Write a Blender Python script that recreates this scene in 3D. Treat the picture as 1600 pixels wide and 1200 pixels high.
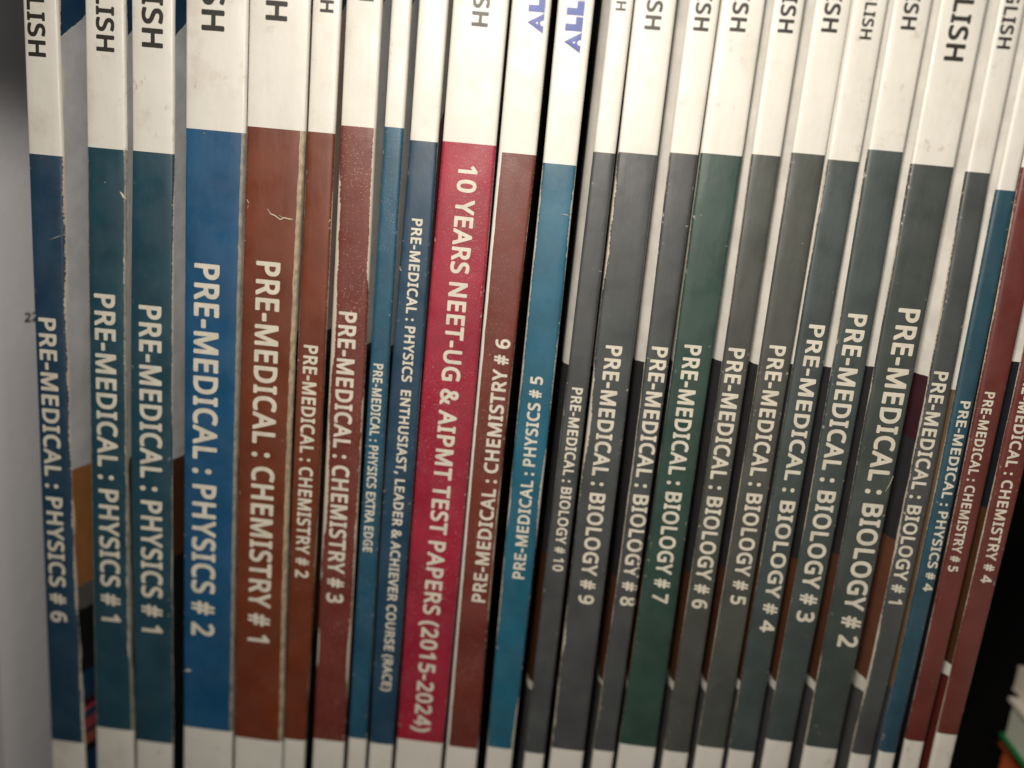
import bpy, math, random
from mathutils import Vector, Matrix
from mathutils.geometry import delaunay_2d_cdt

for o in list(bpy.data.objects):
    bpy.data.objects.remove(o)
S = bpy.context.scene
C = S.collection

# ------------------------------------------------------------------ camera
D = 0.21                       # metres from the lens to the plane of the spines
FPX = 1300.0                   # focal length in pixels of the 1600 px wide photo
CAMZ = 0.200
PITCH, ROLL, YAW = 0.21717122, 0.09337731, 0.04652562
def cam_axes():
    R, F, U = Vector((1, 0, 0)), Vector((0, 1, 0)), Vector((0, 0, 1))
    c, s = math.cos(YAW), math.sin(YAW);     R, F = c*R + s*F, -s*R + c*F
    c, s = math.cos(PITCH), math.sin(PITCH); F, U = c*F - s*U, s*F + c*U
    c, s = math.cos(ROLL), math.sin(ROLL);   R, U = c*R + s*U, -s*R + c*U
    return R, U, F
AX = cam_axes()
CAM = Vector((0, -D, CAMZ))
cd = bpy.data.cameras.new('camera')
co = bpy.data.objects.new('camera', cd); C.objects.link(co)
m = Matrix((AX[0], AX[1], -AX[2])).transposed().to_4x4(); m.translation = CAM
co.matrix_world = m
cd.sensor_width = 36; cd.lens = 36*FPX/1600
cd.clip_start = 0.01; cd.clip_end = 20
cd.dof.use_dof = True
cd.dof.aperture_fstop = 3.6
S.camera = co
def ray(px, py):
    return AX[0]*((px-800)/FPX) + AX[1]*((600-py)/FPX) + AX[2]
def at(px, py, Y=0.0):
    d = ray(px, py)
    return CAM + d*((Y + D)/d.y)
cd.dof.focus_distance = (at(700, 330) - CAM).dot(AX[2])

# ------------------------------------------------------------------ light
w = bpy.data.worlds.new('World'); S.world = w; w.use_nodes = True
bg = w.node_tree.nodes['Background']
bg.inputs[0].default_value = (1.0, 0.93, 0.85, 1); bg.inputs[1].default_value = 0.022
ld = bpy.data.lights.new('reading_lamp', 'AREA')
ld.shape = 'RECTANGLE'; ld.size = 0.12; ld.size_y = 0.05
ld.energy = 0.94; ld.color = (1.0, 0.905, 0.80)
lo = bpy.data.objects.new('reading_lamp', ld); C.objects.link(lo)
LP = at(765, -440) + Vector((0, -0.215, 0))
lo.location = LP
aim = at(1650, 1000) - LP
lo.rotation_euler = aim.to_track_quat('-Z', 'Y').to_euler()
S.view_settings.view_transform = 'Standard'; S.view_settings.look = 'None'
S.view_settings.exposure = 0; S.view_settings.gamma = 1
S.view_settings.use_curve_mapping = False

# ------------------------------------------------------------------ lettering
GL = {'A':(891,[[(36,1),(169,1),(197,16),(306,281),(597,281),(696,31),(711,10),(734,0),(856,0),(887,11),(901,32),(900,62),(708,558),(540,986),(505,1004),(398,1004),(372,993),(357,971),(3,62),(6,24)],[(383,475),(377,482),(452,681),(470,635),(527,482),(520,475)]]),
'B':(905,[[(160,1),(491,0),(598,10),(667,31),(720,58),(793,123),(825,177),(844,238),(846,360),(831,413),(806,459),(772,497),(728,528),(789,602),(815,681),(813,795),(784,871),(758,905),(712,942),(651,970),(583,987),(468,999),(170,1000),(132,981),(123,955),(123,47),(134,16)],[(331,190),(331,423),(514,423),(567,412),(605,391),(630,352),(636,299),(624,253),(593,215),(514,191)],[(331,616),(331,810),(483,809),(575,787),(598,764),(609,719),(600,665),(575,635),(499,615)]]),
'C':(882,[[(503,-12),(667,-5),(796,30),(820,65),(819,179),(804,205),(773,215),(621,183),(499,184),(438,201),(376,241),(328,309),(295,424),(291,538),(317,660),(346,716),(383,759),(422,788),(468,808),(529,819),(605,818),(766,771),(802,790),(828,843),(856,920),(842,946),(804,967),(735,991),(636,1009),(529,1012),(453,1004),(354,975),(247,911),(165,820),(117,729),(85,607),(79,462),(98,324),(140,210),(197,126),(285,52),(376,10)]]),
'D':(1007,[[(160,1),(476,2),(628,29),(689,53),(766,98),(805,131),(863,200),(909,291),(934,390),(943,505),(939,581),(921,681),(896,749),(850,826),(796,884),(735,929),(682,956),(552,993),(453,1000),(170,1000),(132,981),(123,955),(123,47),(134,16)],[(331,191),(330,810),(468,809),(537,799),(593,780),(651,741),(684,703),(709,650),(729,543),(725,429),(709,360),(683,306),(651,267),(613,238),(552,210),(483,195)]]),
'E':(785,[[(160,1),(682,0),(705,9),(720,32),(722,154),(697,187),(338,192),(330,200),(331,423),(674,430),(691,444),(700,467),(700,574),(691,597),(659,616),(338,616),(330,619),(330,658),(331,805),(682,808),(705,818),(721,841),(722,963),(710,986),(689,998),(170,1000),(147,994),(130,978),(123,955),(123,47),(134,16)]]),
'F':(738,[[(160,1),(292,1),(324,24),(331,384),(659,386),(682,396),(695,413),(698,535),(690,558),(674,572),(330,581),(331,805),(575,808),(682,808),(705,817),(718,833),(722,963),(710,986),(689,998),(170,1000),(147,994),(130,978),(123,955),(123,47),(134,16)]]),
'G':(1004,[[(519,-12),(735,-1),(857,26),(912,49),(924,80),(923,530),(911,557),(880,571),(560,571),(537,562),(518,530),(524,401),(560,378),(713,378),(717,195),(659,181),(560,179),(483,189),(430,208),(369,252),(328,309),(301,385),(289,477),(294,576),(318,660),(354,720),(415,776),(491,809),(590,821),(682,811),(812,770),(834,770),(865,798),(908,897),(911,920),(900,943),(880,957),(728,1002),(590,1013),(445,997),(346,963),(242,897),(172,820),(123,736),(86,607),(78,462),(99,324),(144,210),(203,126),(299,49),(392,10)]]),
'H':(1021,[[(160,1),(292,1),(315,13),(327,32),(330,421),(338,424),(702,421),(709,24),(728,6),(750,0),(873,1),(899,16),(910,47),(910,955),(903,978),(880,997),(857,1000),(743,1000),(710,978),(704,955),(703,619),(338,616),(330,619),(330,955),(323,978),(308,993),(285,1000),(163,1000),(132,981),(123,955),(123,47),(134,16)]]),
'I':(509,[[(87,1),(426,0),(452,9),(468,32),(471,116),(462,139),(441,155),(364,177),(364,826),(441,845),(468,871),(470,963),(458,986),(434,999),(90,1000),(67,989),(54,971),(51,887),(58,864),(75,848),(151,828),(158,818),(158,177),(78,154),(55,131),(53,32),(67,11)]]),
'L':(745,[[(160,1),(682,0),(707,9),(724,32),(726,154),(716,177),(697,190),(331,196),(330,635),(330,955),(323,978),(292,999),(163,1000),(136,986),(124,963),(123,47),(134,16)]]),
'M':(1232,[[(160,1),(285,1),(308,14),(318,32),(323,573),(526,32),(543,9),(567,0),(674,1),(704,24),(911,565),(917,543),(920,32),(934,11),(957,0),(1079,0),(1102,8),(1117,24),(1122,47),(1122,558),(1122,955),(1115,978),(1079,1000),(888,995),(866,971),(621,334),(376,980),(361,994),(338,1000),(147,994),(130,978),(123,955),(123,47),(134,16)]]),
'N':(1045,[[(160,1),(285,1),(308,14),(318,32),(323,633),(721,16),(750,0),(888,0),(926,19),(935,47),(935,955),(926,981),(903,998),(773,999),(750,987),(737,963),(735,366),(335,986),(308,1000),(170,1000),(132,981),(123,955),(123,47),(134,16)]]),
'O':(1072,[[(504,-12),(613,-9),(708,11),(773,39),(850,92),(909,156),(954,233),(987,324),(1005,431),(1006,546),(989,668),(956,767),(911,844),(848,912),(773,963),(682,998),(583,1013),(468,1010),(376,990),(308,962),(235,912),(172,843),(128,767),(97,675),(81,576),(79,462),(96,332),(126,240),(173,156),(237,88),(315,35),(402,4)],[(521,179),(453,190),(407,210),(369,240),(340,278),(315,332),(299,393),(291,538),(315,668),(340,721),(369,760),(407,790),(453,810),(560,821),(628,812),(674,794),(712,766),(743,728),(768,675),(785,614),(794,462),(770,332),(746,278),(718,240),(682,211),(636,191)]]),
'P':(848,[[(160,1),(292,1),(324,24),(331,353),(491,360),(598,387),(689,442),(750,513),(775,566),(791,627),(791,749),(757,848),(691,925),(613,969),(499,995),(170,1000),(147,994),(130,978),(123,955),(123,47),(134,16)],[(331,544),(330,810),(468,806),(544,779),(575,743),(586,696),(581,635),(560,592),(529,570),(476,552)]]),
'R':(869,[[(160,1),(292,1),(324,24),(331,375),(438,375),(659,8),(682,0),(819,0),(850,13),(863,39),(857,69),(637,429),(728,501),(763,551),(785,604),(795,726),(770,833),(743,880),(699,925),(613,972),(506,995),(170,1000),(140,989),(123,955),(123,47),(134,16)],[(331,565),(331,806),(468,806),(553,780),(577,749),(586,688),(578,635),(552,597),(521,579),(468,566)]]),
'S':(776,[[(313,-12),(471,-3),(539,17),(600,47),(651,88),(688,133),(715,189),(728,248),(730,309),(718,378),(695,431),(661,475),(562,546),(333,648),(303,673),(289,698),(284,744),(293,775),(314,798),(348,813),(410,821),(478,815),(623,772),(646,776),(668,798),(708,912),(693,950),(585,991),(459,1011),(326,1005),(264,989),(203,961),(158,926),(119,882),(94,836),(79,775),(77,706),(88,645),(113,584),(147,538),(191,500),(257,459),(471,366),(504,340),(521,309),(523,263),(513,233),(486,205),(440,186),(364,178),(287,183),(112,232),(89,226),(72,210),(65,187),(65,72),(81,42),(181,6)]]),
'T':(785,[[(333,1),(464,1),(487,12),(502,39),(503,803),(747,809),(770,819),(785,848),(784,963),(762,994),(739,1000),(472,1000),(52,1000),(26,986),(14,963),(13,848),(37,813),(296,803),(296,47),(307,16)]]),
'U':(1008,[[(474,-12),(619,-2),(726,36),(819,111),(852,156),(881,217),(905,347),(904,965),(890,988),(871,999),(742,1000),(716,988),(701,958),(701,370),(693,301),(676,256),(642,214),(604,192),(543,179),(459,182),(398,202),(354,240),(329,294),(321,362),(316,973),(299,993),(268,1000),(154,1000),(131,989),(119,973),(115,370),(121,286),(139,217),(192,121),(269,49),(375,3)]]),
'V':(841,[[(360,1),(490,0),(525,24),(854,948),(848,978),(818,999),(681,999),(650,979),(444,396),(429,352),(421,366),(200,985),(169,1000),(39,1000),(13,986),(1,963),(2,940),(327,32),(337,14)]]),
'X':(823,[[(41,1),(174,0),(205,14),(418,348),(630,9),(655,0),(785,0),(821,16),(832,39),(825,70),(539,520),(805,932),(808,969),(792,990),(770,1000),(640,1000),(617,991),(418,687),(228,988),(197,1000),(67,1000),(37,986),(25,963),(30,932),(297,520),(8,62),(11,24)]]),
'Y':(798,[[(339,1),(467,0),(490,8),(503,24),(511,390),(811,948),(803,981),(772,1000),(642,1000),(612,988),(429,650),(406,606),(200,989),(177,1000),(39,1000),(13,986),(1,963),(6,932),(302,383),(303,39),(314,16)]]),
'0':(806,[[(386,-12),(468,-9),(544,12),(598,42),(651,92),(693,156),(723,233),(744,324),(755,431),(756,553),(746,660),(724,759),(677,866),(628,929),(567,975),(491,1005),(430,1013),(354,1010),(277,991),(224,962),(169,912),(124,843),(94,767),(74,675),(64,569),(64,446),(74,340),(104,217),(140,138),(189,72),(248,27),(323,-3)],[(376,178),(346,190),(318,217),(283,309),(267,454),(272,622),(290,721),(323,791),(346,811),(376,823),(445,822),(476,807),(500,782),(535,691),(551,546),(546,378),(529,285),(493,210),(445,179)]]),
'1':(806,[[(379,1),(511,2),(532,16),(543,39),(543,955),(534,981),(511,998),(397,999),(282,917),(126,795),(114,757),(183,658),(214,643),(244,651),(336,726),(342,719),(342,47),(353,16)]]),
'2':(806,[[(97,1),(711,0),(734,8),(749,27),(753,154),(743,177),(726,189),(375,193),(361,200),(522,360),(619,470),(679,566),(709,650),(715,757),(703,818),(681,871),(623,940),(579,971),(526,993),(398,1013),(284,999),(169,951),(100,905),(75,879),(71,856),(80,833),(141,757),(161,742),(200,745),(314,813),(406,825),(452,816),(484,795),(503,764),(510,719),(494,635),(444,553),(67,161),(62,39),(72,16)]]),
'3':(806,[[(307,-12),(448,-7),(562,23),(646,73),(712,156),(744,263),(738,378),(698,462),(661,500),(616,530),(671,584),(704,645),(718,714),(714,798),(697,851),(671,897),(631,940),(585,972),(532,994),(471,1007),(341,1011),(272,1000),(196,975),(119,936),(69,897),(63,866),(73,843),(135,761),(174,752),(295,813),(394,827),(440,822),(478,806),(501,782),(511,752),(502,683),(461,637),(379,611),(226,605),(203,587),(196,561),(196,462),(219,427),(425,413),(478,397),(516,372),(534,340),(538,294),(527,248),(509,219),(463,189),(379,174),(249,185),(104,233),(78,225),(60,202),(57,80),(74,48),(181,6)]]),
'4':(806,[[(498,1),(623,1),(651,16),(662,47),(662,200),(669,206),(753,206),(783,222),(793,245),(793,360),(782,383),(761,396),(669,398),(662,406),(662,955),(653,986),(623,1004),(486,1003),(463,986),(415,917),(31,368),(27,245),(43,217),(66,207),(455,206),(462,200),(462,39),(473,16)],[(280,398),(275,406),(455,662),(462,650),(462,406),(455,398)]]),
'5':(806,[[(320,-12),(402,-11),(486,1),(555,24),(616,59),(665,103),(707,163),(732,225),(745,301),(744,378),(724,462),(691,523),(646,569),(570,616),(501,638),(402,649),(310,644),(307,653),(322,805),(639,807),(669,819),(683,851),(683,958),(677,978),(661,993),(639,1000),(364,1000),(173,999),(140,973),(103,515),(119,489),(196,445),(364,463),(432,457),(486,438),(518,408),(535,370),(541,324),(532,263),(516,233),(493,210),(417,179),(348,175),(280,182),(211,200),(127,234),(97,223),(80,187),(80,80),(97,48),(188,9)]]),
'6':(806,[[(397,-12),(491,-8),(560,10),(621,42),(686,103),(724,164),(748,233),(758,301),(754,408),(739,469),(710,530),(672,576),(621,616),(544,649),(453,660),(369,652),(292,622),(300,668),(348,759),(422,811),(514,829),(575,827),(644,814),(676,828),(690,859),(690,958),(682,981),(667,995),(621,1007),(544,1013),(407,1001),(300,961),(216,899),(155,820),(108,714),(80,584),(70,439),(76,332),(104,217),(155,122),(224,51),(308,7)],[(384,178),(339,202),(303,248),(279,317),(277,378),(299,424),(338,458),(384,476),(445,480),(506,462),(539,424),(557,355),(552,278),(532,225),(499,193),(445,174)]]),
'7':(806,[[(209,1),(347,0),(382,24),(757,864),(756,963),(744,986),(721,999),(263,1000),(95,1000),(69,986),(56,955),(56,856),(72,817),(103,807),(518,803),(176,62),(179,24)]]),
'8':(806,[[(375,-12),(514,-3),(575,16),(636,48),(682,86),(718,133),(742,187),(754,248),(751,332),(728,401),(682,463),(602,530),(674,598),(716,675),(725,775),(704,859),(670,912),(605,965),(529,997),(446,1011),(308,1002),(201,957),(157,920),(125,878),(102,828),(93,775),(95,706),(114,637),(147,585),(207,523),(132,460),(80,378),(62,278),(77,179),(118,103),(186,42),(270,5)],[(369,170),(315,186),(281,217),(265,256),(267,309),(292,358),(354,406),(392,425),(431,408),(499,370),(537,336),(554,294),(551,248),(529,208),(491,182),(430,169)],[(415,621),(323,674),(300,705),(293,736),(297,775),(315,803),(354,823),(407,831),(453,826),(491,811),(514,789),(524,752),(520,714),(505,683)]]),
'9':(806,[[(256,-12),(385,-6),(477,18),(569,68),(642,141),(692,225),(730,340),(751,492),(750,637),(730,752),(695,836),(637,916),(561,973),(469,1006),(355,1010),(263,988),(175,935),(139,897),(104,843),(69,736),(64,660),(69,591),(84,530),(111,474),(177,401),(225,371),(278,351),(401,341),(477,354),(530,378),(534,370),(518,317),(491,263),(459,225),(416,196),(324,172),(248,173),(172,187),(141,171),(130,141),(130,42),(139,19),(172,-1)],[(362,521),(309,543),(279,584),(266,660),(275,736),(298,782),(336,813),(385,826),(446,820),(491,790),(524,744),(546,675),(544,614),(517,569),(477,538),(424,521)]]),
'#':(900,[[(180,1),(285,0),(315,19),(369,265),(453,261),(413,55),(422,17),(453,0),(552,0),(575,9),(592,32),(637,261),(796,266),(819,275),(832,291),(837,398),(824,429),(796,442),(673,444),(697,554),(842,555),(865,566),(880,597),(880,688),(865,719),(842,730),(730,734),(769,948),(766,973),(747,993),(636,1000),(605,988),(591,963),(548,734),(468,730),(458,734),(498,948),(496,971),(483,988),(460,999),(346,997),(328,986),(316,963),(273,734),(117,730),(86,709),(79,688),(79,597),(94,567),(117,555),(238,551),(216,443),(63,440),(41,424),(32,398),(32,306),(48,277),(71,266),(182,261),(144,47),(154,16)],[(407,443),(402,452),(422,552),(506,555),(486,444)]]),
'&':(1009,[[(365,-12),(458,-10),(549,7),(633,42),(710,91),(794,11),(817,0),(977,0),(1000,8),(1016,27),(1020,49),(1012,72),(853,233),(893,296),(932,385),(964,492),(958,523),(924,546),(801,546),(780,538),(762,515),(710,369),(549,523),(629,599),(683,683),(697,744),(697,798),(688,851),(668,897),(640,935),(588,977),(534,1000),(481,1011),(404,1013),(343,1004),(282,983),(236,955),(198,916),(173,874),(154,798),(158,714),(183,643),(239,561),(146,485),(92,408),(68,309),(73,217),(103,133),(168,58),(267,6)],[(389,179),(336,191),(299,217),(280,256),(278,309),(300,362),(366,419),(416,378),(569,225),(488,188)],[(404,666),(362,729),(356,790),(366,809),(389,824),(450,829),(473,819),(491,798),(492,744),(458,695),(412,660)]]),
':':(419,[[(198,-17),(245,-14),(291,6),(321,37),(338,83),(339,144),(322,192),(284,228),(238,244),(184,242),(139,222),(109,189),(94,144),(94,83),(111,37),(146,2)],[(175,533),(230,528),(275,541),(314,571),(334,609),(341,670),(329,724),(301,762),(258,785),(207,791),(161,780),(123,754),(100,716),(92,655),(101,602),(131,558)]]),
',':(419,[[(89,-163),(191,-163),(221,-140),(293,35),(335,173),(329,203),(302,234),(160,239),(137,232),(122,216),(52,-117),(63,-148)]]),
'(':(460,[[(274,-200),(396,-200),(418,-189),(433,-162),(431,-139),(352,-9),(301,113),(272,228),(256,365),(266,533),(299,678),(352,808),(434,945),(426,981),(396,1000),(266,996),(202,922),(159,852),(111,747),(78,632),(57,510),(51,396),(57,281),(97,90),(128,6),(181,-93),(249,-185)]]),
')':(460,[[(76,-200),(207,-197),(272,-124),(329,-28),(364,52),(396,159),(415,273),(420,472),(386,670),(350,777),(313,854),(249,953),(207,996),(77,1000),(55,989),(39,960),(41,938),(117,815),(164,708),(201,571),(217,434),(211,289),(175,121),(122,-9),(40,-146),(47,-180)]]),
'-':(488,[[(87,292),(426,297),(450,331),(450,438),(441,464),(418,480),(75,477),(52,445),(51,331),(62,308)]]),
' ':(331,[])}
GL['#'] = (760, [[(int(x*.82), y) for x, y in lp] for lp in GL['#'][1]])
# the blocky initials of the publisher's mark: a pointed A with a notch and a pin-hole, slab L, E, N
def circ(x, y, r, n=10, s=-1):
    return [(x + r*math.cos(s*2*math.pi*k/n), y + r*math.sin(s*2*math.pi*k/n)) for k in range(n)]
LOGO = {
 'A': (1180, [[(0,0),(430,0),(440,120),(500,190),(580,210),(660,190),(720,120),(730,0),(1160,0),(580,1000)], circ(580, 400, 62)]),
 'L': (860, [[(0,0),(790,0),(790,420),(400,420),(400,1000),(0,1000)]]),
 'E': (860, [[(0,0),(790,0),(790,240),(380,240),(380,380),(720,380),(720,620),(380,620),(380,760),(790,760),(790,1000),(0,1000)]]),
 'N': (1100, [[(0,0),(340,0),(340,520),(680,0),(1020,0),(1020,1000),(680,1000),(680,480),(340,1000),(0,1000)]]),
}
_tri = {}
def glyph(ch, font):
    k = (ch, id(font))
    if k not in _tri:
        vs, es = [], []
        for lp in font[ch][1]:
            b = len(vs); n = len(lp)
            vs += [Vector((p[0], p[1])) for p in lp]
            es += [(b+i, b+(i+1) % n) for i in range(n)]
        if vs:
            r = delaunay_2d_cdt(vs, es, [], 1, 1e-4)
            def inside(x, y):
                c = False
                for lp in font[ch][1]:
                    for (ax, ay), (bx, by) in zip(lp, lp[1:]+lp[:1]):
                        if (ay > y) != (by > y) and x < ax + (y-ay)*(bx-ax)/(by-ay): c = not c
                return c
            fs = []
            for f in r[2]:
                cx = sum(r[0][q][0] for q in f)/len(f); cy = sum(r[0][q][1] for q in f)/len(f)
                if inside(cx, cy): fs.append(tuple(f))
            _tri[k] = ([tuple(v) for v in r[0]], fs)
        else:
            _tri[k] = ([], [])
    return _tri[k]
def text_width(s, font):
    return sum(font[c][0] for c in s) - 60

# ------------------------------------------------------------------ helpers
def lin(r, g, b):
    f = lambda c: (c/255/12.92) if c <= 10 else ((c/255+0.055)/1.055)**2.4
    return (f(r), f(g), f(b), 1)
def mesh_obj(name, verts, faces, mat, parent=None, smooth=False, uvs=None):
    me = bpy.data.meshes.new(name)
    me.from_pydata(verts, [], faces)
    if uvs:
        l = me.uv_layers.new(name='print')
        for p in me.polygons:
            for li in p.loop_indices:
                l.data[li].uv = uvs[me.loops[li].vertex_index]
    for p in me.polygons: p.use_smooth = smooth
    me.materials.append(mat)
    o = bpy.data.objects.new(name, me); C.objects.link(o)
    if parent: o.parent = parent
    return o
def tag(o, label, cat, group=None):
    o['label'] = label; o['category'] = cat
    if group: o['group'] = group
def box_mb(x0, x1, y0, y1, z0, z1):
    v = [(x, y, z) for z in (z0, z1) for y in (y0, y1) for x in (x0, x1)]
    f = [(0,2,3,1), (4,5,7,6), (0,1,5,4), (2,6,7,3), (0,4,6,2), (1,3,7,5)]
    return v, f
class NT:
    def __init__(s, name):
        s.m = bpy.data.materials.new(name); s.m.use_nodes = True
        s.t = s.m.node_tree; s.t.nodes.clear()
        s.out = s.t.nodes.new('ShaderNodeOutputMaterial')
        s.p = s.t.nodes.new('ShaderNodeBsdfPrincipled')
        s.t.links.new(s.p.outputs[0], s.out.inputs[0])
    def put(s, inp, v):
        if hasattr(v, 'is_linked') or isinstance(v, bpy.types.NodeSocket): s.t.links.new(v, inp)
        else: inp.default_value = v
    def math(s, op, a, b=0.0, c=None, clamp=False):
        n = s.t.nodes.new('ShaderNodeMath'); n.operation = op; n.use_clamp = clamp
        s.put(n.inputs[0], a); s.put(n.inputs[1], b)
        if c is not None: s.put(n.inputs[2], c)
        return n.outputs[0]
    def mix(s, f, a, b, blend='MIX'):
        n = s.t.nodes.new('ShaderNodeMix'); n.data_type = 'RGBA'; n.blend_type = blend
        s.put(n.inputs[0], f); s.put(n.inputs[6], a); s.put(n.inputs[7], b)
        return n.outputs[2]
    def smooth(s, v, a, b, lo=0.0, hi=1.0):
        n = s.t.nodes.new('ShaderNodeMapRange'); n.interpolation_type = 'SMOOTHSTEP'
        s.put(n.inputs[0], v); n.inputs[1].default_value = a; n.inputs[2].default_value = b
        n.inputs[3].default_value = lo; n.inputs[4].default_value = hi
        return n.outputs[0]
    def noise(s, scale, detail=3, off=(0, 0, 0), stretch=(1, 1, 1), rough=.55):
        tc = s.t.nodes.new('ShaderNodeTexCoord'); mp = s.t.nodes.new('ShaderNodeMapping')
        s.t.links.new(tc.outputs['Object'], mp.inputs[0])
        mp.inputs[1].default_value = off; mp.inputs[3].default_value = stretch
        n = s.t.nodes.new('ShaderNodeTexNoise'); n.inputs['Scale'].default_value = scale
        n.inputs['Detail'].default_value = detail; n.inputs['Roughness'].default_value = rough
        s.t.links.new(mp.outputs[0], n.inputs['Vector'])
        return n.outputs[0]
    def uv(s):
        n = s.t.nodes.new('ShaderNodeUVMap'); n.uv_map = 'print'
        x = s.t.nodes.new('ShaderNodeSeparateXYZ'); s.t.links.new(n.outputs[0], x.inputs[0])
        return x.outputs[0], x.outputs[1]
    def bump(s, h, strength, dist):
        b = s.t.nodes.new('ShaderNodeBump'); b.inputs['Strength'].default_value = strength
        b.inputs['Distance'].default_value = dist; s.put(b.inputs['Height'], h)
        s.t.links.new(b.outputs[0], s.p.inputs['Normal'])
    def set(s, **k):
        for a, v in k.items(): s.put(s.p.inputs[a.replace('_', ' ')], v)
        return s.m

PAPER = (0.77, 0.765, 0.705, 1)
FIBRE = (0.66, 0.60, 0.50, 1)
def plain(name, col, rough=.5, var=.12, scale=60, spec=.4):
    n = NT(name)
    a = n.noise(scale, 4)
    c = n.mix(a, tuple(x*(1-var) for x in col[:3])+(1,), tuple(min(1, x*(1+var)) for x in col[:3])+(1,))
    n.bump(n.noise(scale*12, 3), .15, .0003)
    return n.set(Base_Color=c, Roughness=rough, Specular_IOR_Level=spec)

GLOSS = dict(r=.55, coat=.35, cr=.36)
def spine_material(name, col, vb, vt, width_mm, u0, u1, wl, wr, seed, glitter=0.0, dirt=.5, strip=None):
    """printed, laminated paper spine: white field, colour band between two heights, rubbed edges"""
    n = NT(name); u, v = n.uv()
    off = (seed*1.7, seed*.9, seed*.37)
    inb = n.math('MULTIPLY', n.math('GREATER_THAN', v, vb), n.math('LESS_THAN', v, vt)); height = inb
    wob = n.math('MULTIPLY', n.math('SUBTRACT', n.noise(180, 4, off), .5), .05)
    uu = n.math('ADD', u, wob)
    inb = n.math('MULTIPLY', inb, n.math('MULTIPLY', n.math('GREATER_THAN', uu, u0), n.math('LESS_THAN', uu, u1)))
    # rubbed edges: bare fibre within an irregular distance from each fold
    lo = n.noise(55, 3, off, (1, 1, .6)); hi = n.noise(1500, 4, off)
    def rub(e, wmm):
        reach = n.math('MULTIPLY', n.smooth(lo, .38, .68), wmm)
        reach = n.math('ADD', reach, n.math('MULTIPLY', n.math('SUBTRACT', hi, .5), .9*min(1, wmm+.15)))
        return n.smooth(n.math('SUBTRACT', reach, e), -.06, .10)
    eL = n.math('MULTIPLY', u, width_mm); eR = n.math('MULTIPLY', n.math('SUBTRACT', 1.0, u), width_mm)
    wear = n.math('MAXIMUM', rub(eL, wl), rub(eR, wr))
    near = n.smooth(n.math('MINIMUM', eL, eR), .1, 1.3, 1.0, 0.0)
    chip = n.math('MULTIPLY', n.smooth(n.noise(620, 4, off), .62, .67), near)
    chip = n.math('MULTIPLY', chip, n.smooth(n.noise(48, 2, (seed, 3, 1)), .45, .6))
    wear = n.math('MAXIMUM', wear, n.math('MULTIPLY', chip, .8))
    speck = n.smooth(n.noise(900, 2, off), .735, .76)
    speck = n.math('MULTIPLY', speck, n.smooth(n.noise(40, 2, off), .5, .62))
    wear = n.math('MAXIMUM', wear, n.math('MULTIPLY', speck, .7))
    mott = n.noise(70, 5, off)
    ink = n.mix(n.smooth(mott, .3, .7), tuple(x*.86 for x in col[:3])+(1,), tuple(min(1, x*1.14) for x in col[:3])+(1,))
    cast = n.smooth(n.noise(16, 2, (seed*2.3, 1, seed)), .42, .62)
    ink = n.mix(n.math('MULTIPLY', cast, .32), ink, n.mix(1.0, ink, (.80, 1.06, .98, 1), 'MULTIPLY'))
    if glitter:  # pale flecks: surface sparkle painted into the ink colour
        g = n.noise(2600, 2, off); patch = n.smooth(n.noise(38, 3, (seed, 5, 2)), .40, .64, .25, 1.0)
        ink = n.mix(n.math('MULTIPLY', n.math('MULTIPLY', n.smooth(g, .6, .72), patch), glitter), ink, (.75, .55, .5, 1))
    soil = n.math('MULTIPLY', n.smooth(n.noise(260, 6, off, (1, 1, .7), .7), .56, .72), n.smooth(n.noise(34, 2, off), .42, .62))
    pap = n.mix(n.smooth(n.noise(45, 4, off), .3, .75), PAPER, tuple(x*.93 for x in PAPER[:3])+(1,))
    thumb = n.math('MULTIPLY', n.smooth(n.noise(75, 5, (seed*.7, 2, 4), (1, 1, .8), .65), .50, .70), .30*dirt+.08)
    pap = n.mix(thumb, pap, (.50, .43, .36, 1))
    pap = n.mix(n.math('MULTIPLY', soil, dirt), pap, (.30, .19, .14, 1))
    ink = n.mix(n.math('MULTIPLY', wear, .85), ink, FIBRE)
    if strip:                                # scuffed tan-grey, unprinted fold alongside the colour band
        rag = n.mix(n.smooth(n.noise(800, 4, off, (1, 1, .5)), .35, .65), tuple(x*.6 for x in strip[:3])+(1,), strip)
        pap = n.mix(height, pap, rag)
    c = n.mix(inb, pap, ink)
    rg = n.smooth(n.noise(110, 5, off), .3, .7, GLOSS['r']-.13, GLOSS['r']+.13)
    rg = n.math('ADD', rg, n.math('MULTIPLY', wear, .25))
    h = n.math('ADD', n.math('MULTIPLY', n.noise(160, 3, off, (1, 1, .35)), 1.0),
               n.math('MULTIPLY', n.noise(2200, 2, off), .05 + glitter*.25))
    h = n.math('ADD', h, n.math('MULTIPLY', n.noise(42, 2, off, (1, 1, .5)), 3.0))
    h = n.math('ADD', h, n.math('MULTIPLY', wear, -.12))
    n.bump(h, .35, .0006)
    return n.set(Base_Color=c, Roughness=rg, Specular_IOR_Level=.75, Coat_Weight=GLOSS['coat'], Coat_Roughness=GLOSS['cr'])

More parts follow.
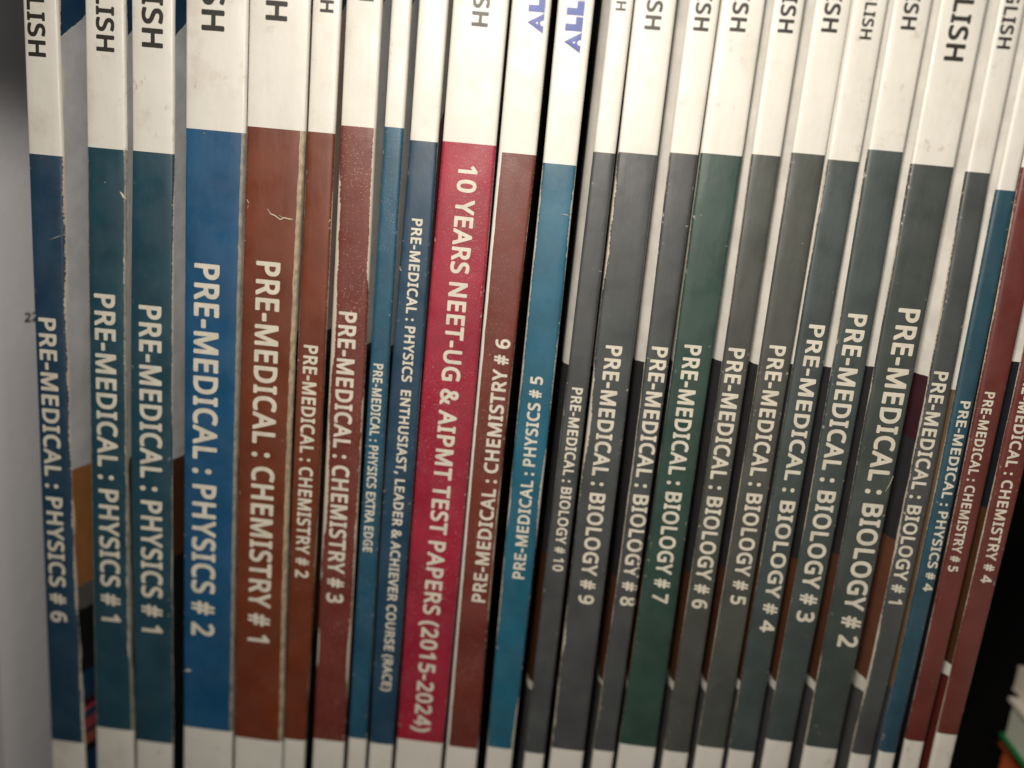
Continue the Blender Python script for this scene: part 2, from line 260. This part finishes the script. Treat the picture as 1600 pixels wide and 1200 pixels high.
def cover_material(name, stops, seed, edge=.35, diag=None):
    """printed cover: fields of colour stacked up its height, rubbed at the fold"""
    n = NT(name); d, v = n.uv()
    off = (seed*1.3, seed*.6, seed*.8)
    r = n.t.nodes.new('ShaderNodeValToRGB'); r.color_ramp.interpolation = 'CONSTANT'
    H = .32
    vv = n.math('ADD', v, n.math('MULTIPLY', n.math('SUBTRACT', n.noise(160, 3, off), .5), .0022))
    if diag:                                 # the corner field at the head of the front cover runs off at a slant
        vv = n.math('SUBTRACT', vv, n.math('MULTIPLY', n.math('GREATER_THAN', v, diag), n.math('MULTIPLY', d, .0009)))
    n.put(r.inputs[0], n.math('DIVIDE', vv, H))
    e = r.color_ramp.elements
    while len(e) > 1: e.remove(e[-1])
    e[0].position = 0; e[0].color = stops[0][1]
    for z, c in stops[1:]:
        k = e.new(max(0.0001, min(.9999, z/H))); k.color = c
    mott = n.noise(150, 5, off)
    c = n.mix(n.smooth(mott, .3, .7), r.outputs[0], n.mix(1.0, r.outputs[0], (.84, .84, .84, 1), 'MULTIPLY'))
    reach = n.math('ADD', n.math('MULTIPLY', n.smooth(n.noise(60, 3, off), .35, .7), edge), n.math('MULTIPLY', n.math('SUBTRACT', n.noise(1400, 3, off), .5), .6*edge))
    wear = n.smooth(n.math('SUBTRACT', reach, d), -.05, .1)
    c = n.mix(n.math('MULTIPLY', wear, .8), c, FIBRE)
    n.bump(n.math('ADD', n.noise(140, 3, off), n.math('MULTIPLY', n.noise(1800, 2, off), .06)), .3, .0006)
    return n.set(Base_Color=c, Roughness=.36, Specular_IOR_Level=.5, Coat_Weight=.2, Coat_Roughness=.25)

def ink_material(name, col):
    n = NT(name)
    a = n.noise(300, 4); b = n.noise(1800, 3)
    c = n.mix(n.smooth(a, .3, .75), col, tuple(x*.82 for x in col[:3])+(1,))
    n.bump(b, .2, .0003)
    return n.set(Base_Color=c, Roughness=GLOSS['r']+.04, Specular_IOR_Level=.5, Coat_Weight=GLOSS['coat'], Coat_Roughness=GLOSS['cr'])
INK_WHITE = ink_material('white_lettering', (.74, .71, .60, 1))
INK_BLACK = ink_material('black_lettering', (.022, .021, .017, 1))
INK_BLUE = ink_material('blue_lettering', (.022, .065, .34, 1))
FIBRE_MAT = plain('bare_paper_fibre', FIBRE, .8, .2, 500, .2)
n = NT('page_edges')
n.bump(n.noise(900, 2, (0, 0, 0), (6, 1, .05)), .5, .0005)
PAGES = n.set(Base_Color=n.mix(n.noise(500, 3, (0, 0, 0), (8, 1, .04)), (.62, .57, .47, 1), (.72, .68, .58, 1)), Roughness=.85, Specular_IOR_Level=.2)

# ------------------------------------------------------------------ setting
WOOD = NT('dark_shelf_wood')
g = WOOD.noise(30, 6, (0, 0, 0), (.4, 6, 6))
WOOD.bump(g, .3, .001)
WOOD = WOOD.set(Base_Color=WOOD.mix(g, (.010, .010, .010, 1), (.026, .025, .024, 1)), Roughness=.6, Specular_IOR_Level=.15)
o = mesh_obj('shelf', *box_mb(-.6, .6, -.06, .345, -.022, 0), WOOD); o['kind'] = 'structure'
o = mesh_obj('back_panel', *box_mb(-.6, .6, .345, .355, -.022, .45), WOOD); o['kind'] = 'structure'

# ------------------------------------------------------------------ the row of books
NAVY = (.012, .045, .090, 1); TEAL = (.011, .056, .086, 1); BLUE = (.006, .076, .185, 1)
RUST = (.155, .031, .010, 1); WINE = (.15, .027, .017, 1); RED = (.315, .010, .035, 1)
SEA = (.012, .112, .185, 1); GREY = (.060, .065, .069, 1); GREEN = (.025, .060, .048, 1)
GT = (.050, .066, .066, 1); GO = (.065, .070, .062, 1)
W = (.70, .69, .64, 1); WG = (.50, .51, .53, 1); K = (.012, .012, .013, 1); BR = (.075, .031, .014, 1); OR = (.30, .135, .045, 1)
DG = (.030, .030, .032, 1); G2 = (.11, .11, .11, 1); PK = (.40, .05, .09, 1); DB = (.012, .048, .10, 1); PU = (.045, .015, .021, 1)
# name, label, colour, TL, TR, BL, BR corners of the colour band, left/right fold at y=610, title (text, start, end, cap), language label (end, cap)
T_PHY, T_CHE, T_BIO = 'PRE-MEDICAL : PHYSICS', 'PRE-MEDICAL : CHEMISTRY', 'PRE-MEDICAL : BIOLOGY'
BK = [
 dict(n='physics_book', l='dark navy book titled physics # 6, first coloured spine beside the grey white cover', c=NAVY, q=((43.5,240),(98,244),(79,1159),(131,1157)), m=(57,105), t=(T_PHY+' # 6',(60,492),(80,970),27), e=((45,89),28.5), w=(.15,.5)),
 dict(n='physics_book', l='teal blue book titled physics # 1 in smaller letters, right after physics # 6', c=TEAL, q=((135,229),(197,235),(149,1137),(208,1140)), m=(139,197), t=(T_PHY+' # 1',(147,454),(159,974),32.5), e=((151,81),29), w=(.25,.9), u=(.05,.955), s=(.30,.30,.25,1)),
 dict(n='physics_book', l='teal blue book titled physics # 1 in larger letters, left of the bright blue spine', c=TEAL, q=((206,235),(271,241),(212,1157),(269,1161)), m=(203,268), t=(T_PHY+' # 1',(217,472),(222,991),35), e=((222,75),34), w=(.1,.2)),
 dict(n='physics_book', l='thick bright blue book titled physics # 2 with rubbed right edge', c=BLUE, q=((289,200),(383,208),(286,1139),(363,1139)), m=(287,373), u=(-.1,.94), s=(.30,.28,.23,1), t=(T_PHY+' # 2',(304,406),(299,991),39), e=((315,49),37), w=(.3,.85)),  # grey fold strip: shade of the rounded edge put into its colour
 dict(n='chemistry_book', l='thick rust brown book titled chemistry # 1 with a pale crease near its top', c=RUST, q=((385,196),(477,206),(366,1155),(442,1155)), m=(373,458), u=(-.1,.915), s=(.46,.37,.25,1), t=(T_CHE+' # 1',(401,403),(387,1006),37), e=((415,33),35), w=(.25,.35)),
 dict(n='chemistry_book', l='narrow rust brown book titled chemistry # 2', c=RUST, q=((480,205),(523,209),(443,1155),(477,1156)), m=(462,505), t=(T_CHE+' # 2',(475,536),(461,901),22.5), e=((500,20),22), w=(.25,.15)),
 dict(n='chemistry_book', l='reddish brown book titled chemistry # 3 with chipped left edge', c=WINE, q=((532,195),(587,201),(489,1155),(538,1158)), m=(513,568), t=(T_CHE+' # 3',(530,483),(510,940),28), e=((561,2),24), w=(1.3,.7), g=.5),
 dict(n='physics_book', l='thinnest blue book, titled physics extra edge in small letters', c=(.010,.082,.145,1), q=((600,197),(631,201),(544,1154),(573,1153)), m=(575,605), t=(T_PHY+' EXTRA EDGE',(584,566),(567,861),15.5), e=None, w=(.1,.1), g=.25),
 dict(n='physics_book', l='dark blue book titled physics enthusiast, leader and achiever course (race)', c=(.013,.050,.098,1), q=((640,218),(684,223),(577,1163),(614,1161)), m=(609,656), t=(T_PHY+'  ENTHUSIAST, LEADER & ACHIEVER COURSE (RACE)',(644,339),(596,1078),16.5), e=None, w=(.08,.08)),
 dict(n='test_paper_book', l='thick crimson book titled 10 years test papers (2015-2024)', c=RED, q=((691,220),(775,228),(620,1154),(692,1161)), m=(659,743), t=('10 YEARS NEET-UG & AIPMT TEST PAPERS (2015-2024)',(717,254),(646,1141),29), e=((736,42),27), w=(.08,.12), g=.4),
 dict(n='chemistry_book', l='brownish red book titled chemistry # 6, standing upside down', c=WINE, q=((779,237),(838,243),(697,1166),(747,1169)), m=(745,797), t=(T_CHE+' # 6',(758,944),(798,531),23), logo=((848,53),26), w=(.3,.45), u=(.09,1.1), g=.3),
 dict(n='physics_book', l='medium blue book titled physics # 5, standing upside down with white rubbed edges', c=SEA, q=((848,254),(901,259),(761,1167),(802,1170)), m=(812,864), t=(T_PHY+' # 5',(819,907),(849,589),20), logo=((906,84),27), w=(.5,.7)),
 dict(n='biology_book', l='narrow grey book titled biology # 10 in small letters', c=GREY, q=((927,237),(962,240),(820,1176),(851,1177)), m=(884,919), t=(T_BIO+' # 10',(894,603),(863,891),17.5), e=((961,17),17), w=(.1,.1)),
 dict(n='biology_book', l='grey book titled biology # 9 with white paint worn along its left edge', c=GREY, q=((966,238),(1028,242),(861,1170),(913,1172)), m=(924,983), t=(T_BIO+' # 9',(947,536),(903,942),26), e=((1006,47),26), w=(1.1,.1)),
 dict(n='biology_book', l='grey book titled biology # 8, left of the dark green spine', c=GREY, q=((1046,238),(1092,242),(927,1172),(960,1174)), m=(1003,1040), t=(T_BIO+' # 8',(1019,538),(968,945),25.5), e=((1082,49),25), w=(.3,.1)),
 dict(n='biology_book', l='dark green book titled biology # 7', c=GREEN, q=((1095,239),(1161,244),(968,1163),(1026,1167)), m=(1046,1106), t=(T_BIO+' # 7',(1070,535),(1018,940),27), e=((1139,50),26), w=(.1,.2)),
 dict(n='biology_book', l='grey book titled biology # 6, right of the dark green spine', c=GO, q=((1174,241),(1221,244),(1037,1174),(1077,1175)), m=(1123,1164), t=(T_BIO+' # 6',(1139,540),(1080,949),26), e=((1214,52),25), w=(.15,.1)),
 dict(n='biology_book', l='grey book titled biology # 5', c=GO, q=((1237,238),(1291,243),(1089,1167),(1133,1168)), m=(1180,1229), t=(T_BIO+' # 5',(1203,536),(1140,943),26), e=((1282,51),26), w=(.15,.1)),
 dict(n='biology_book', l='grey book titled biology # 4', c=GT, q=((1293,249),(1344,253),(1140,1173),(1181,1173)), m=(1234,1281), t=(T_BIO+' # 4',(1265,503),(1186,985),25), e=((1342,62),19), w=(.3,.1)),
 dict(n='biology_book', l='grey book titled biology # 3', c=GT, q=((1357,233),(1413,238),(1197,1158),(1240,1157)), m=(1295,1347), t=(T_BIO+' # 3',(1326,486),(1243,970),30), e=((1406,47),24), w=(.12,.12)),
 dict(n='biology_book', l='thick grey book titled biology # 2 in the largest letters of the grey spines', c=(.047,.060,.056,1), q=((1424,255),(1492,262),(1257,1169),(1311,1167)), m=(1361,1424), t=(T_BIO+' # 2',(1405,477),(1307,1009),34), e=((1473,96),32), w=(.2,.2)),
 dict(n='biology_book', l='narrow grey book titled biology # 1, left of the blue physics # 4', c=GREY, q=((1510,268),(1549,271),(1330,1180),(1363,1177)), m=(1449,1487), t=(T_BIO+' # 1',(1460,577),(1387,946),23), e=((1556,77),22), w=(.3,.2)),
 dict(n='physics_book', l='narrow blue book titled physics # 4 among the last spines at the right', c=(.016,.066,.102,1), q=((1557,297),(1589,298),(1374,1176),(1401,1175)), m=(1495,1527), t=(T_PHY+' # 4',(1501,624),(1441,922),16.5), e=((1601,105),17), w=(.1,.2)),
 dict(n='chemistry_book', l='dark red book titled chemistry # 5, right of the blue physics # 4', c=(.128,.023,.018,1), q=((1597,262),(1644,264),(1415,1157),(1446,1158)), m=(1531,1573), t=(T_CHE+' # 5',(1539,610),(1480,892),16.5), e=((1660,60),20), w=(.12,.12)),
 dict(n='chemistry_book', l='dark red book titled chemistry # 4, last spine at the right beside the dark gap', c=(.128,.023,.018,1), q=((1662,262),(1710,264),(1464,1147),(1498,1147)), m=(1587,1631), t=(T_CHE+' # 4',(1604,572),(1531,909),18.5), e=((1725,60),20), w=(.12,.15)),
]
NB = len(BK)
ROWS = [k*.3/60 for k in range(61)]
def quad(z, pts):                        # smooth fold line through three measured heights, straight beyond them
    (z0, x0), (z1, x1), (z2, x2) = pts
    lin_ = x0 + (x2-x0)*(z-z0)/(z2-z0)
    l1 = x0 + (x2-x0)*(z1-z0)/(z2-z0)
    zz = min(max(z, min(z0, z2)), max(z0, z2))
    k = (x1-l1)/((z1-z0)*(z1-z2))
    return lin_ + k*(zz-z0)*(zz-z2)
for b in BK:
    tl, tr, bl, br = [at(*p) for p in b['q']]
    ml, mr = at(b['m'][0], 610), at(b['m'][1], 610)
    b['xl'] = [quad(z, ((bl.z, bl.x), (ml.z, ml.x), (tl.z, tl.x))) for z in ROWS]
    b['xr'] = [quad(z, ((br.z, br.x), (mr.z, mr.x), (tr.z, tr.x))) for z in ROWS]
    b['vt'] = (tl.z+tr.z)/2; b['vb'] = (bl.z+br.z)/2
for i in range(NB-1):                    # neighbours touch at most
    for k in range(61):
        gp = BK[i+1]['xl'][k] - BK[i]['xr'][k]
        if gp < .0003:
            BK[i+1]['xl'][k] += (.0003-gp)/2; BK[i]['xr'][k] -= (.0003-gp)/2
def interp(arr, z):
    t = max(0, min(59.999, z/.3*60)); k = int(t)
    return arr[k] + (arr[k+1]-arr[k])*(t-k)
BULGE, RC = .00014, .0008
def prof(x, l, r):
    wdt = r-l; u = min(1, max(0, (x-l)/wdt)); rc = min(RC, .2*wdt)
    e = min(u, 1-u)*wdt
    y = -BULGE*(1-(2*u-1)**2)
    if e < rc: y += rc - math.sqrt(max(0, rc*rc-(rc-e)**2))
    return y
def lay_text(name, s, font, org, dirv, up, sx, sy, ink, b, parent, lift=.00007):
    """lettering printed on a spine: glyph faces laid on its curved surface"""
    V, F = [], []; pen = 0
    for ch in s:
        gv, gf = glyph(ch, font); o0 = len(V)
        for gx, gy in gv:
            p = org + dirv*((pen+gx)*sx) + up*(gy*sy)
            l, r = interp(b['xl'], p.z), interp(b['xr'], p.z)
            V.append((p.x, prof(p.x, l, r)-lift, p.z))
        F += [tuple(o0+i for i in f) for f in gf]
        pen += font[ch][0]
    o = mesh_obj(name, V, F, ink, parent)
    me = o.data                                        # face the reader
    for p in me.polygons:
        if p.normal.y > 0: p.flip()
    return o

def zpx(i, side, y):                     # height on a book's fold where the photo row y meets it
    arr = BK[i]['xl' if side == 'L' else 'xr']
    p = at(800, y)
    for _ in range(6):
        x = interp(arr, p.z)
        # pixel column of (x, 0, z)
        d = Vector((x, 0, p.z)) - CAM; px = 800 + FPX*d.dot(AX[0])/d.dot(AX[2])
        p = at(px, y)
    return p.z
def stops(i, side, lst):                 # lst: (photo row of the lower end of the field, colour) listed from the top down
    out = []
    for y, c in lst: out.append((zpx(i, side, y) if y < 1300 else 0.0, c))
    return list(reversed(out))
END = 2000
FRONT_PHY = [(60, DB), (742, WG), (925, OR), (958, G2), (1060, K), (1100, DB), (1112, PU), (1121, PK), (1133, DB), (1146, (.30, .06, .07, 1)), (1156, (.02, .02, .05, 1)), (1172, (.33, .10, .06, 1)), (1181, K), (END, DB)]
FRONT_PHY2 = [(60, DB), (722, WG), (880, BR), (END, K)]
FRONT_CHE = [(25, DB), (520, (.38, .30, .25, 1)), (700, K), (1000, BR), (END, K)]  # brown-grey field: white cover with its shade put into the colour
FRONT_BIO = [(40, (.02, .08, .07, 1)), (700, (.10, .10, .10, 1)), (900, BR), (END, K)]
BACK = [(573, W), (700, DG), (860, DG), (1072, BR), (1084, W), (END, (.075, .075, .078, 1))]
FLARE_L, FLARE_R = {}, {}
random.seed(5)
for i, b in enumerate(BK):
    root = bpy.data.objects.new(b['n'], None); C.objects.link(root)
    root.empty_display_size = .02
    tag(root, b['l'], 'book', 'paperback study books standing in the row')
    root.location = (b['xl'][0]/2+b['xr'][0]/2, 0, 0)
    base = root.location.copy()
    Hb = .297 + ((i*37) % 5)*.0004
    rows = [k for k in range(61) if ROWS[k] < Hb-.002]
    zs = [ROWS[k] for k in rows] + [Hb]
    L = [b['xl'][k] for k in rows] + [interp(b['xl'], Hb)]
    R = [b['xr'][k] for k in rows] + [interp(b['xr'], Hb)]
    us = [0, .12, .3, .55, 1.0]
    wmm = (R[20]-L[20])*1000
    ufr = [u*RC/(R[20]-L[20]) for u in us]
    ucol = ufr + [.25, .5, .75] + [1-u for u in reversed(ufr)]
    V, U = [], []
    for z, l, r in zip(zs, L, R):
        for u in ucol:
            x = l + (r-l)*u
            V.append((x, prof(x, l, r), z)); U.append((u, z))
    nc = len(ucol)
    F = [(k*nc+j, k*nc+j+1, (k+1)*nc+j+1, (k+1)*nc+j) for k in range(len(zs)-1) for j in range(nc-1)]
    u0, u1 = b.get('u', (-.1, 1.1))
    sm = spine_material('spine_print', b['c'], b['vb'], b['vt'], wmm, u0, u1, b['w'][0], b['w'][1], i+1, b.get('g', 0.0), .85 if i < 4 else .45, b.get('s'))
    sp = mesh_obj('spine', V, F, sm, root, True, U)
    # covers leave the fold, spread a little and run straight back
    px_mid = sum(b['m'])/2
    open_gap = i in (10, 11)
    for side in ('L', 'R'):
        V, U = [], []
        nbr = i-1 if side == 'L' else i+1
        fl = .40 if side == 'R' else .30
        if i > 12: fl = .85 if side == 'L' else .05
        if i == 12: fl = .5
        if side == 'L' and i in (13, 15): fl = .08
        if (side == 'R' and i in (9, 10, 11)) or (side == 'L' and i in (10, 11)): fl = .02
        for k, (z, l, r) in enumerate(zip(zs, L, R)):
            x0 = l if side == 'L' else r; sg = -1 if side == 'L' else 1
            if 0 <= nbr < NB:
                gp = (l - interp(BK[nbr]['xr'], z)) if side == 'L' else (interp(BK[nbr]['xl'], z) - r)
                gp = max(.0002, min(gp, .005))
            else: gp = .001
            f = fl*gp
            if side == 'L' and i > 12: f *= min(1, max(.42, .42 + (z-.09)/.09*.58))
            y0 = min(RC, .2*(r-l))
            bev = gp*1.15 if (side == 'L' and i >= 12) else .009
            for fx, y in ((0, y0), (.42, y0+.35*bev), (.82, y0+.75*bev), (1, y0+1.3*bev), (1, .06), (1, .19)):
                V.append((x0 + sg*f*fx, y, z)); U.append(((y-y0)*1000, z))
        n6 = 6
        F = [(k*n6+j, k*n6+j+1, (k+1)*n6+j+1, (k+1)*n6+j) for k in range(len(zs)-1) for j in range(n6-1)]
        if side == 'L': F = [tuple(reversed(f)) for f in F]
        flip = 'logo' in b
        if side == 'R':
            if i == 0: st = stops(i, 'R', FRONT_PHY)
            elif i < 4: st = stops(i, 'R', FRONT_PHY2)
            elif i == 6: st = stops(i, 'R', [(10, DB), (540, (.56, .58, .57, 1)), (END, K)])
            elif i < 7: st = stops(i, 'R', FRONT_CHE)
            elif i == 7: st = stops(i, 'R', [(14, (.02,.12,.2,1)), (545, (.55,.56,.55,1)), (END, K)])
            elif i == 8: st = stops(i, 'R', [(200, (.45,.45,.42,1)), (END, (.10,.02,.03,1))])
            else: st = stops(i, 'R', FRONT_BIO)
            mt = cover_material('front_cover_print', st, i+40, .9 if i in (0, 1, 3, 4) else .3, diag=at(60, 250).z)
        else:
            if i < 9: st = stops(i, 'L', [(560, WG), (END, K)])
            elif i == 10: st = stops(i, 'L', [(500, (.3,.33,.42,1)), (742, (.62,.36,.06,1)), (END, (.6,.53,.42,1))])
            elif i == 11: st = stops(i, 'L', [(END, (.10, .045, .022, 1))])
            elif i == 21: st = stops(i, 'L', [(596, W), (690, PU), (850, DG), (1072, (.13,.055,.032,1)), (1088, W), (END, (.08,.085,.085,1))])
            elif i == 22: st = stops(i, 'L', [(615, W), (1080, (.16,.10,.05,1)), (END, (.06,.075,.09,1))])
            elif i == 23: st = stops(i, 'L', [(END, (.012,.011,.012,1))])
            elif i == 24: st = stops(i, 'L', [(573, W), (800, (.012,.014,.02,1)), (1045, BR), (1062, W), (END, (.11,.020,.016,1))])
            else:
                jit = ((i*29) % 7)-3; bk = (.8 + .1*((i*5) % 6))
                st = stops(i, 'L', [(y + jit + ((i*53+q*17) % 60 if q in (1, 2) else 0) if y < END else y,
                                     tuple(min(1, t*bk*(1.0, 1.0, (.9, 1.1, 1.3)[i % 3])[e]) for e, t in enumerate(c[:3]))+(1,) if q == 3 else c)
                                    for q, (y, c) in enumerate(BACK)])
            mt = cover_material('back_cover_print', st, i+80, .30 if i in (14, 21) else .07)
        nm = 'back_cover' if (side == 'L') != flip else 'front_cover'
        mesh_obj(nm, V, F, mt, root, True, U)
    # page block
    V = []
    for z, l, r in zip(zs, L, R):
        zz = min(max(z, .0004), Hb-.0006)
        V += [(l+.0003, .0012, zz), (r-.0003, .0012, zz), (r-.0003, .188, zz), (l+.0003, .188, zz)]
    F = [(k*4+j, k*4+(j+1) % 4, k*4+4+(j+1) % 4, k*4+4+j) for k in range(len(zs)-1) for j in range(4)]
    F += [(3, 2, 1, 0), tuple(len(V)-4+j for j in range(4))]
    mesh_obj('page_block', V, F, PAGES, root)
    # title
    s, p0, p1, cap = b['t']
    A, B = at(*p0), at(*p1); A.y = B.y = 0
    dv = (B-A); ln = dv.length; dv.normalize()
    up = Vector((-dv.z, 0, dv.x))                      # letters' up is to the left of reading direction
    mid = ((p0[0]+p1[0])/2, (p0[1]+p1[1])/2)
    pxm = (at(mid[0]+10, mid[1]) - at(mid[0], mid[1])).length/10
    capm = cap*.97*pxm
    lay_text('title', s, GL, A, dv, up, ln/text_width(s, GL), capm/1000, INK_WHITE, b, sp)
    if b.get('e'):
        p1, cap = b['e']
        A = at(*p1); A.y = 0
        pxm = (at(p1[0]+10, p1[1]) - at(*p1)).length/10
        l0, l1 = interp(b['xl'], A.z-.03), interp(b['xl'], A.z+.03)
        dv = Vector((l0-l1, 0, -.06)).normalized(); up = Vector((-dv.z, 0, dv.x))
        k = cap*.97*pxm/1000; tw = text_width('ENGLISH', GL)
        A -= dv*(tw*k*1.06)
        lay_text('language_label', 'ENGLISH', GL, A, dv, up, k*1.06, k, INK_BLACK, b, sp)
    if b.get('logo'):
        p1, cap = b['logo']
        A = at(*p1); A.y = 0
        pxm = (at(p1[0]+10, p1[1]) - at(*p1)).length/10
        l0, l1 = interp(b['xl'], A.z-.03), interp(b['xl'], A.z+.03)
        dv = Vector((l1-l0, 0, .06)).normalized(); up = Vector((-dv.z, 0, dv.x))
        k = cap*pxm/1000
        lay_text('publisher_mark', 'ALLEN', LOGO, A, dv, up, k, k, INK_BLUE, b, sp)
    b['root'], b['spine'] = root, sp

# torn and creased spots: small raised slivers of paper fibre on the spines
def sliver(i, pts, wpx, name='crease'):
    b = BK[i]; V, F = [], []
    for j, (px, py) in enumerate(pts):
        p = at(px, py); s = (at(px+1, py)-p).length
        wj = wpx*s*(0.25 if j in (0, len(pts)-1) else random.uniform(.6, 1.2))
        for dz, lf in ((-wj, .00003), (0, .00022), (wj, .00003)):
            l, r = interp(b['xl'], p.z+dz), interp(b['xr'], p.z+dz)
            V.append((p.x, prof(p.x, l, r)-lf, p.z+dz))
    for j in range(len(pts)-1):
        for q in (0, 1): F.append((j*3+q, j*3+3+q, j*3+4+q, j*3+1+q))
    mesh_obj(name, V, F, FIBRE_MAT, b['spine'], True)
sliver(4, [(418, 326), (423, 334), (430, 337), (438, 343), (441, 342), (444, 340), (451, 342), (459, 343)], .8)
sliver(4, [(436, 336), (440, 339), (443, 340)], .5)
sliver(4, [(386, 312), (389, 318), (387, 326)], 2.0, 'chip')
sliver(6, [(531, 285), (533, 292), (531, 300)], 1.8, 'chip')
sliver(1, [(188, 300), (192, 306), (196, 310)], 3.0, 'chip')
sliver(3, [(287, 1049), (293, 1047), (299, 1048)], 1.6, 'chip')
sliver(11, [(876, 337), (882, 335), (890, 337)], .7)
sliver(0, [(77, 375), (88, 371), (98, 367)], .5)
sliver(20, [(1383, 768), (1390, 756), (1396, 744)], .5)

# bake each book's parts into its own frame: the Empty stands at the foot of its spine
bpy.context.view_layer.update()
for b in BK:
    r = b['root']; M = Matrix.Translation(-r.location)
    for c in r.children_recursive:
        if c.type == 'MESH': c.data.transform(M)

# ------------------------------------------------------------------ white workbook at the left, mostly outside the frame
root = bpy.data.objects.new('workbook', None); C.objects.link(root)
tag(root, 'white covered workbook with printed digits at the far left edge, left of physics # 6', 'book')
GAP_L = at(57, 610).x
XF = at(-16, 610).x
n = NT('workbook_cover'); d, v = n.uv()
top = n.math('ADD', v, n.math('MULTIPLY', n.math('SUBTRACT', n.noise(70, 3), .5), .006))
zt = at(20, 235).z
head_shade = n.smooth(top, zt-.012, zt+.022)  # shade over the cover's upper part, put into its colour
col = n.mix(head_shade, (.52, .53, .56, 1), (.075, .077, .083, 1))
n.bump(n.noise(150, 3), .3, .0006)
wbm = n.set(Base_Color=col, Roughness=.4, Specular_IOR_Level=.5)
def face_x(y): return XF + .0095*(1-math.exp(-max(0, y)/.015)) - .0008*max(0, 1-y/.0015)
V, U = [], []
ys = [.0, .0015, .004, .007, .010, .014, .020, .035, .07, .19]
for z in (0, .08, .16, .24, .3):
    for y in ys: V.append((face_x(y), y, z)); U.append((y*1000, z))
F = [(k*10+j, k*10+j+1, k*10+11+j, k*10+10+j) for k in range(4) for j in range(9)]
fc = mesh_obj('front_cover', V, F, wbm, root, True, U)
x1 = XF-.0008
mesh_obj('spine', *box_mb(x1-.016, x1, -.0003, .001, 0, .3), plain('workbook_spine', (.5, .5, .5, 1)), root)
V, F = [], []
for z in (.001, .299):
    V += [(x1-.016, .001, z), (x1-.0006, .001, z), (x1-.0006, .188, z), (x1-.016, .188, z)]
F = [(0,1,2,3), (7,6,5,4), (0,4,5,1), (1,5,6,2), (2,6,7,3), (3,7,4,0)]
mesh_obj('page_block', V, F, PAGES, root)
def on_cover(px, py):
    d = ray(px, py); t0, t1 = D/d.y, (D+.05)/d.y
    for _ in range(50):
        t = (t0+t1)/2; p = CAM + d*t
        if p.x > face_x(p.y): t0 = t
        else: t1 = t
    return CAM + d*t
P0 = on_cover(37, 504); P1 = on_cover(45, 504); P2 = on_cover(37, 489)
sx = (P1-P0).length/560; sy = (P2-P0).length/1000
V, F, pen = [], [], 0
for ch in '22':
    gv, gf = glyph(ch, GL); o0 = len(V)
    for gx, gy in gv:
        y = P0.y + (pen+gx)*sx
        V.append((face_x(y) + .0001, y, P0.z + gy*sy))
    F += [tuple(o0+i for i in f) for f in gf]; pen += GL[ch][0]
mesh_obj('printed_digits', V, F, INK_BLACK, fc)

# ------------------------------------------------------------------ lying books in the dark gap at the right
def lying(name, label, corner, z0, z1, ang, cover, page, lx=.2, ly=.27, t=.0012, rim=None, lip=.0012):
    r = bpy.data.objects.new(name, None); C.objects.link(r)
    r.location = (corner.x, corner.y, z0); r.rotation_euler = (0, 0, ang)
    tag(r, label, 'book')
    h = z1-z0
    mesh_obj('lower_cover', *box_mb(0, lx, -ly, 0, 0, t), cover, r)
    mesh_obj('upper_cover', *box_mb(0, lx, -ly, 0, h-t, h), rim or cover, r)
    mesh_obj('page_block', *box_mb(lip, lx, -ly+.001, -lip, t, h-t), page, r)
    return r
YB = .03
cA, cB = at(1576, 1088, YB), at(1571, 1150, YB)
WHITE_M = plain('white_card', (.62, .58, .50, 1), .5)
GREENM = plain('green_card', (.012, .17, .05, 1), .4)
ORANGE = plain('orange_card', (.45, .10, .035, 1), .45)
PALE = plain('pale_page_block', (.55, .58, .48, 1), .8, .15, 300)
zc, zb = cA.z, cB.z
zo = at(1560, 1180, YB+.004).z
xo = at(1556, 1180, YB+.004)
lying('lying_book', 'pale book with green lower cover lying in the dark gap, lower right corner', cA, zb, zc, -.06, GREENM, PALE, rim=WHITE_M)
lying('lying_book', 'orange red book lying lowest in the dark gap, lower right corner', Vector((xo.x, YB+.004, 0)), 0.0, zb-.0045, .10, ORANGE, ORANGE)
lying('lying_book', 'grey white book lying on top of the pale green edged book, lower right', cA + Vector((.003, .004, 0)), zc+.0004, zc+.0085, .05, WHITE_M, WHITE_M, t=.0004, lip=.0002)
